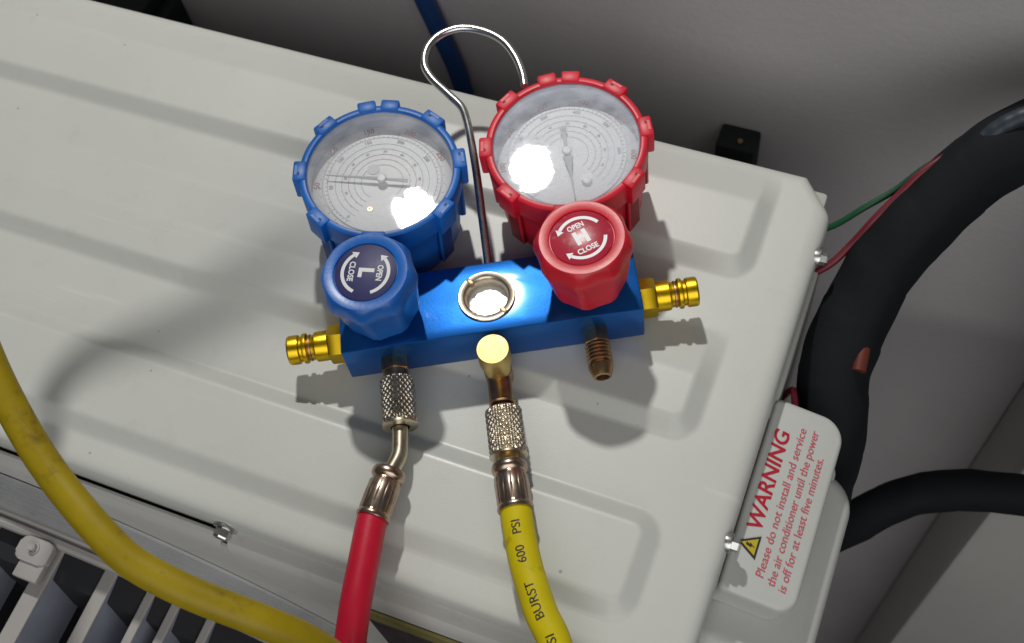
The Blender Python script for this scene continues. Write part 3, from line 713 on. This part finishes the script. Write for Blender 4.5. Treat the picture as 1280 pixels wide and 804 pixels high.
# yellow hose
yh = empty('yellow_hose', loc(0, -.05, 0)); YI = Matrix.Translation(-Vector(yh.location))
tag(yh, 'yellow charging hose printed in black, screwed to the middle valve of the manifold', 'hose')
bm = bmesh.new(); knurl(bm, loc(.0007, -.0365, .0140), loc(.0005, -1, .0140)-loc(.0007, -.0365, .0140), .0262, .0094); hpart(yh, YI, 'coupling_nut', bm, 'nickel')
bm = bmesh.new(); lathe(bm, [(.0052, 0), (.0052, .010)], 28, frame(loc(.0005, -.0615, .0144), loc(.0005, -1, .0144)-loc(.0005, -.0615, .0144))); hpart(yh, YI, 'swivel_neck', bm, 'brass')
A = loc(.0004, -.0660, .0150); B = loc(.0012, -.0910, .0160)
bm = bmesh.new(); ferrule(bm, A, B-A, (B-A).length, .0086); hpart(yh, YI, 'crimp_ferrule', bm, 'ferrule')
YP = [A+(B-A)*.8, B, loc(.0026, -.1155, .0165), loc(.0070, -.1410, .0190), loc(.0122, -.1610, .0190), Vector((-.0655, .0560, .010)), Vector((-.0520, .0080, -.012)), Vector((-.0450, -.0350, -.06)), Vector((-.0400, -.055, -.16)), Vector((-.04, -.06, -.40))]
OP = [Vector((-.10, -.03, -.45)), Vector((-.115, -.01, -.25)), Vector((-.128, .012, -.12)), Vector((-0.1506, 0.0488, -0.0200)), Vector((-0.1559, 0.0568, 0.0150)), Vector((-0.1627, 0.0613, 0.0420)), Vector((-0.1736, 0.0626, 0.0620)), Vector((-0.1898, 0.0614, 0.0780)), Vector((-.2218, .0601, .092)), Vector((-.2454, .0623, .100)), Vector((-.2604, .0677, .105)), Vector((-.2918, .0833, .113)), Vector((-.3142, .0988, .122)), Vector((-.3329, .1151, .132)), Vector((-.3510, .1340, .140)),
      Vector((-.3850, .1850, .152)), Vector((-0.4095, 0.2563, 0.1900)), Vector((-0.4246, 0.3122, 0.2500)), Vector((-0.4359, 0.3727, 0.3200)), Vector((-0.4417, 0.4327, 0.3900)), Vector((-0.4429, 0.4842, 0.4500)), Vector((-0.4371, 0.5289, 0.5000)), Vector((-0.4323, 0.5720, 0.5400)), Vector((-0.4351, 0.6237, 0.6000)), Vector((-0.4565, 0.7043, 0.7200)), Vector((-0.4891, 0.7990, 0.8700)), Vector((-0.5204, 0.8770, 1.0000))]  # unseen upper run, routed so its shadow crosses the lid
ypath = smooth_path(YP, 12)
bm = bmesh.new(); tube(bm, ypath, .0078, 28); hpart(yh, YI, 'hose_tube', bm, 'hose_yellow', smooth=60)
# printing along the yellow hose, wrapped on its surface
cum = [0.]
for a, b in zip(ypath, ypath[1:]): cum.append(cum[-1]+(b-a).length)
def at(s):
    for i in range(len(cum)-1):
        if cum[i+1] >= s:
            f = (s-cum[i])/(cum[i+1]-cum[i]); p = ypath[i].lerp(ypath[i+1], f); t0 = (ypath[i+1]-ypath[max(i-1, 0)]).normalized(); t1 = (ypath[min(i+2, len(ypath)-1)]-ypath[i]).normalized()
            return p, t0.lerp(t1, f).normalized()
s_end = (B-(A+(B-A)*.8)).length
camp = Vector((0, 0, .575))
def hose_print(s, s0, size):
    bm = text_bm(s, size, .004)
    bmesh.ops.subdivide_edges(bm, edges=[e for e in bm.edges if e.calc_length() > .0009], cuts=2)
    for v in bm.verts:
        p, t = at(s_end+s0-v.co.x)
        view = (camp-p).normalized(); nn = (view-t*view.dot(t)).normalized(); left = -(t.cross(nn))
        if left.x > 0: left = -left
        a = v.co.y/.0078+.12
        v.co = p+(nn*math.cos(a)+left*math.sin(a))*.00792
    return hpart(yh, YI, 'hose_print', bm, 'ink', smooth=0)
hose_print('PSI', .0105, .0062); hose_print('600', .0245, .0062); hose_print('BURST', .0480, .0062); hose_print('PSI', .0680, .0062); hose_print('WORKING', .1000, .0062)

oh = empty('dark_yellow_hose', OP[0]); OI = Matrix.Translation(-OP[0])
tag(oh, 'scuffed dark yellow hose sweeping across the fan grille at lower left', 'hose')
bm = bmesh.new(); tube(bm, smooth_path(OP, 12), .0070, 28); hpart(oh, OI, 'hose_tube', bm, 'hose_dark_yellow', smooth=60)

# ================================================================== pipes, wires and bits by the wall
def pipe_obj(name, pts, r, m, label, cat, per=10, wob=None, n=24, group=None):
    pth = smooth_path(pts, per); o0 = Vector(pts[0])
    bm = bmesh.new(); tube(bm, pth, r, n, wob=wob); bm.transform(Matrix.Translation(-o0))
    o = link_mesh(name, bm, m, None, 60); o.location = o0
    return tag(o, label, cat, group)
def foam_wob(t, s): return 1+.030*((s/.034+t/(2*PI)) % 1)+.018*math.sin(s*95)+.02*math.sin(3*t+s*40)+.012*math.sin(s*233+t*2)
pip = pipe_obj('insulated_pipe', [(.030, .235, -.36), (.022, .250, -.22), (.0160, .2720, -.110), (.0123, .2886, -.070), (.0055, .3147, -.050), (.0090, .3441, -.035), (.0167, .3720, -.015), (.0287, .3929, 0), (.0405, .4104, .012), (.0531, .4245, .022), (.0708, .4396, .030), (.098, .448, .044), (.150, .446, .080), (.220, .440, .13)], .0195, 'foam', 'thick black foam insulated pipe bundle arching from the valve cover to the upper right', 'pipe', 12, foam_wob, 32)
b = bmesh.new()
p0 = Vector((.0300, .3270, -.0350))
tube(b, smooth_path([(.0178, .3085, -.0345), (.0172, .3178, -.0325), (.0165, .3270, -.0305)], 6), .0040, 12); b.transform(Matrix.Translation(-Vector(pip.location))); link_mesh('orange_tape_end', b, 'orange', pip, 60)
pipe_obj('insulated_pipe', [(.020, .300, -.33), (.045, .3060, -.268), (.075, .328, -.240), (.110, .344, -.234), (.20, .362, -.232), (.33, .38, -.23)], .0140, 'foam', 'second black foam pipe running level behind the white valve cover', 'pipe', 12, foam_wob, 28)
pipe_obj('green_wire', [(-.040, .378, -.034), (-.0177, .3845, -.020), (-.0038, .3915, -.005), (.0097, .4021, .004), (.0206, .4130, .014), (.035, .4230, .024)], .0018, 'wire_green', 'thin green wire from the unit corner to the black pipe bundle', 'wire', 8, n=12)
pipe_obj('red_wire', [(-.030, .350, -.034), (-.0125, .3604, -.020), (-.0045, .3715, -.012), (.0027, .3814, .000), (.0125, .3965, .010), (.0194, .4060, .018), (.032, .4190, .026)], .0021, 'wire_red', 'dark red wire curving from the side screw along the black pipe', 'wire', 8, n=12)
pipe_obj('pink_wire', [(-.020, .300, -.085), (-.0130, .2965, -.055), (-.0110, .2880, -.044), (-.0085, .2800, -.042), (-.005, .272, -.055)], .0018, 'pink', 'short pink wire stub above the warning plate', 'wire', 8, n=12)
def braid(t, s): return 1+.02*math.sin(s*900)
pipe_obj('braided_conduit', [(.0440, .4230, .034), (.0526, .4300, .043), (.0650, .4365, .0505), (.090, .445, .063), (.13, .446, .085)], .0050, 'conduit', 'grey ribbed conduit lying over the upper end of the black pipe', 'conduit', 40, braid, 16)
pipe_obj('blue_pipe', [(-.312, .4935, .10), (-.322, .4930, -.02), (-.314, .4925, -.068), (-.3050, .492, -.115), (-.303, .4915, -.30), (-.303, .49, -.8)], .0068, 'wall_blue', 'dark blue hose hanging down the wall behind the steel hook', 'hose', 10)
def bracket(x, y0, z, w, label, extra):
    bm = bmesh.new(); box(bm, (x-w/2, y0, z-.055), (x+w/2, .4995, z), .002); box(bm, (x-w/2+.004, y0-.05, z-.055), (x+w/2-.004, y0, z-.045), .001)
    if extra: box(bm, (x+w/2, y0+.004, z-.05), (x+w/2+.012, .4995, z-.012), .002)
    bm.transform(Matrix.Translation((-x, -.4995, -z))); o = link_mesh('wall_bracket', bm, 'black_rubber', None, 30); o.location = (x, .4995, z)
    tag(o, label, 'bracket', 'black brackets behind the unit')
    b = bmesh.new(); lathe(b, [(0, .0), (.0025, .0), (.0025, .0015), (.002, .0025), (0, .0025)], 6, Matrix.Translation((.002, -.013, -.0005))); link_mesh('bolt', b, 'old_brass', o, 20)
bracket(-.0965, .4800, -.106, .0270, 'square black bracket on the wall just right of the red gauge', False)
bracket(-.585, .4650, -.100, .060, 'black bracket on the wall at the upper left edge of the unit', True)
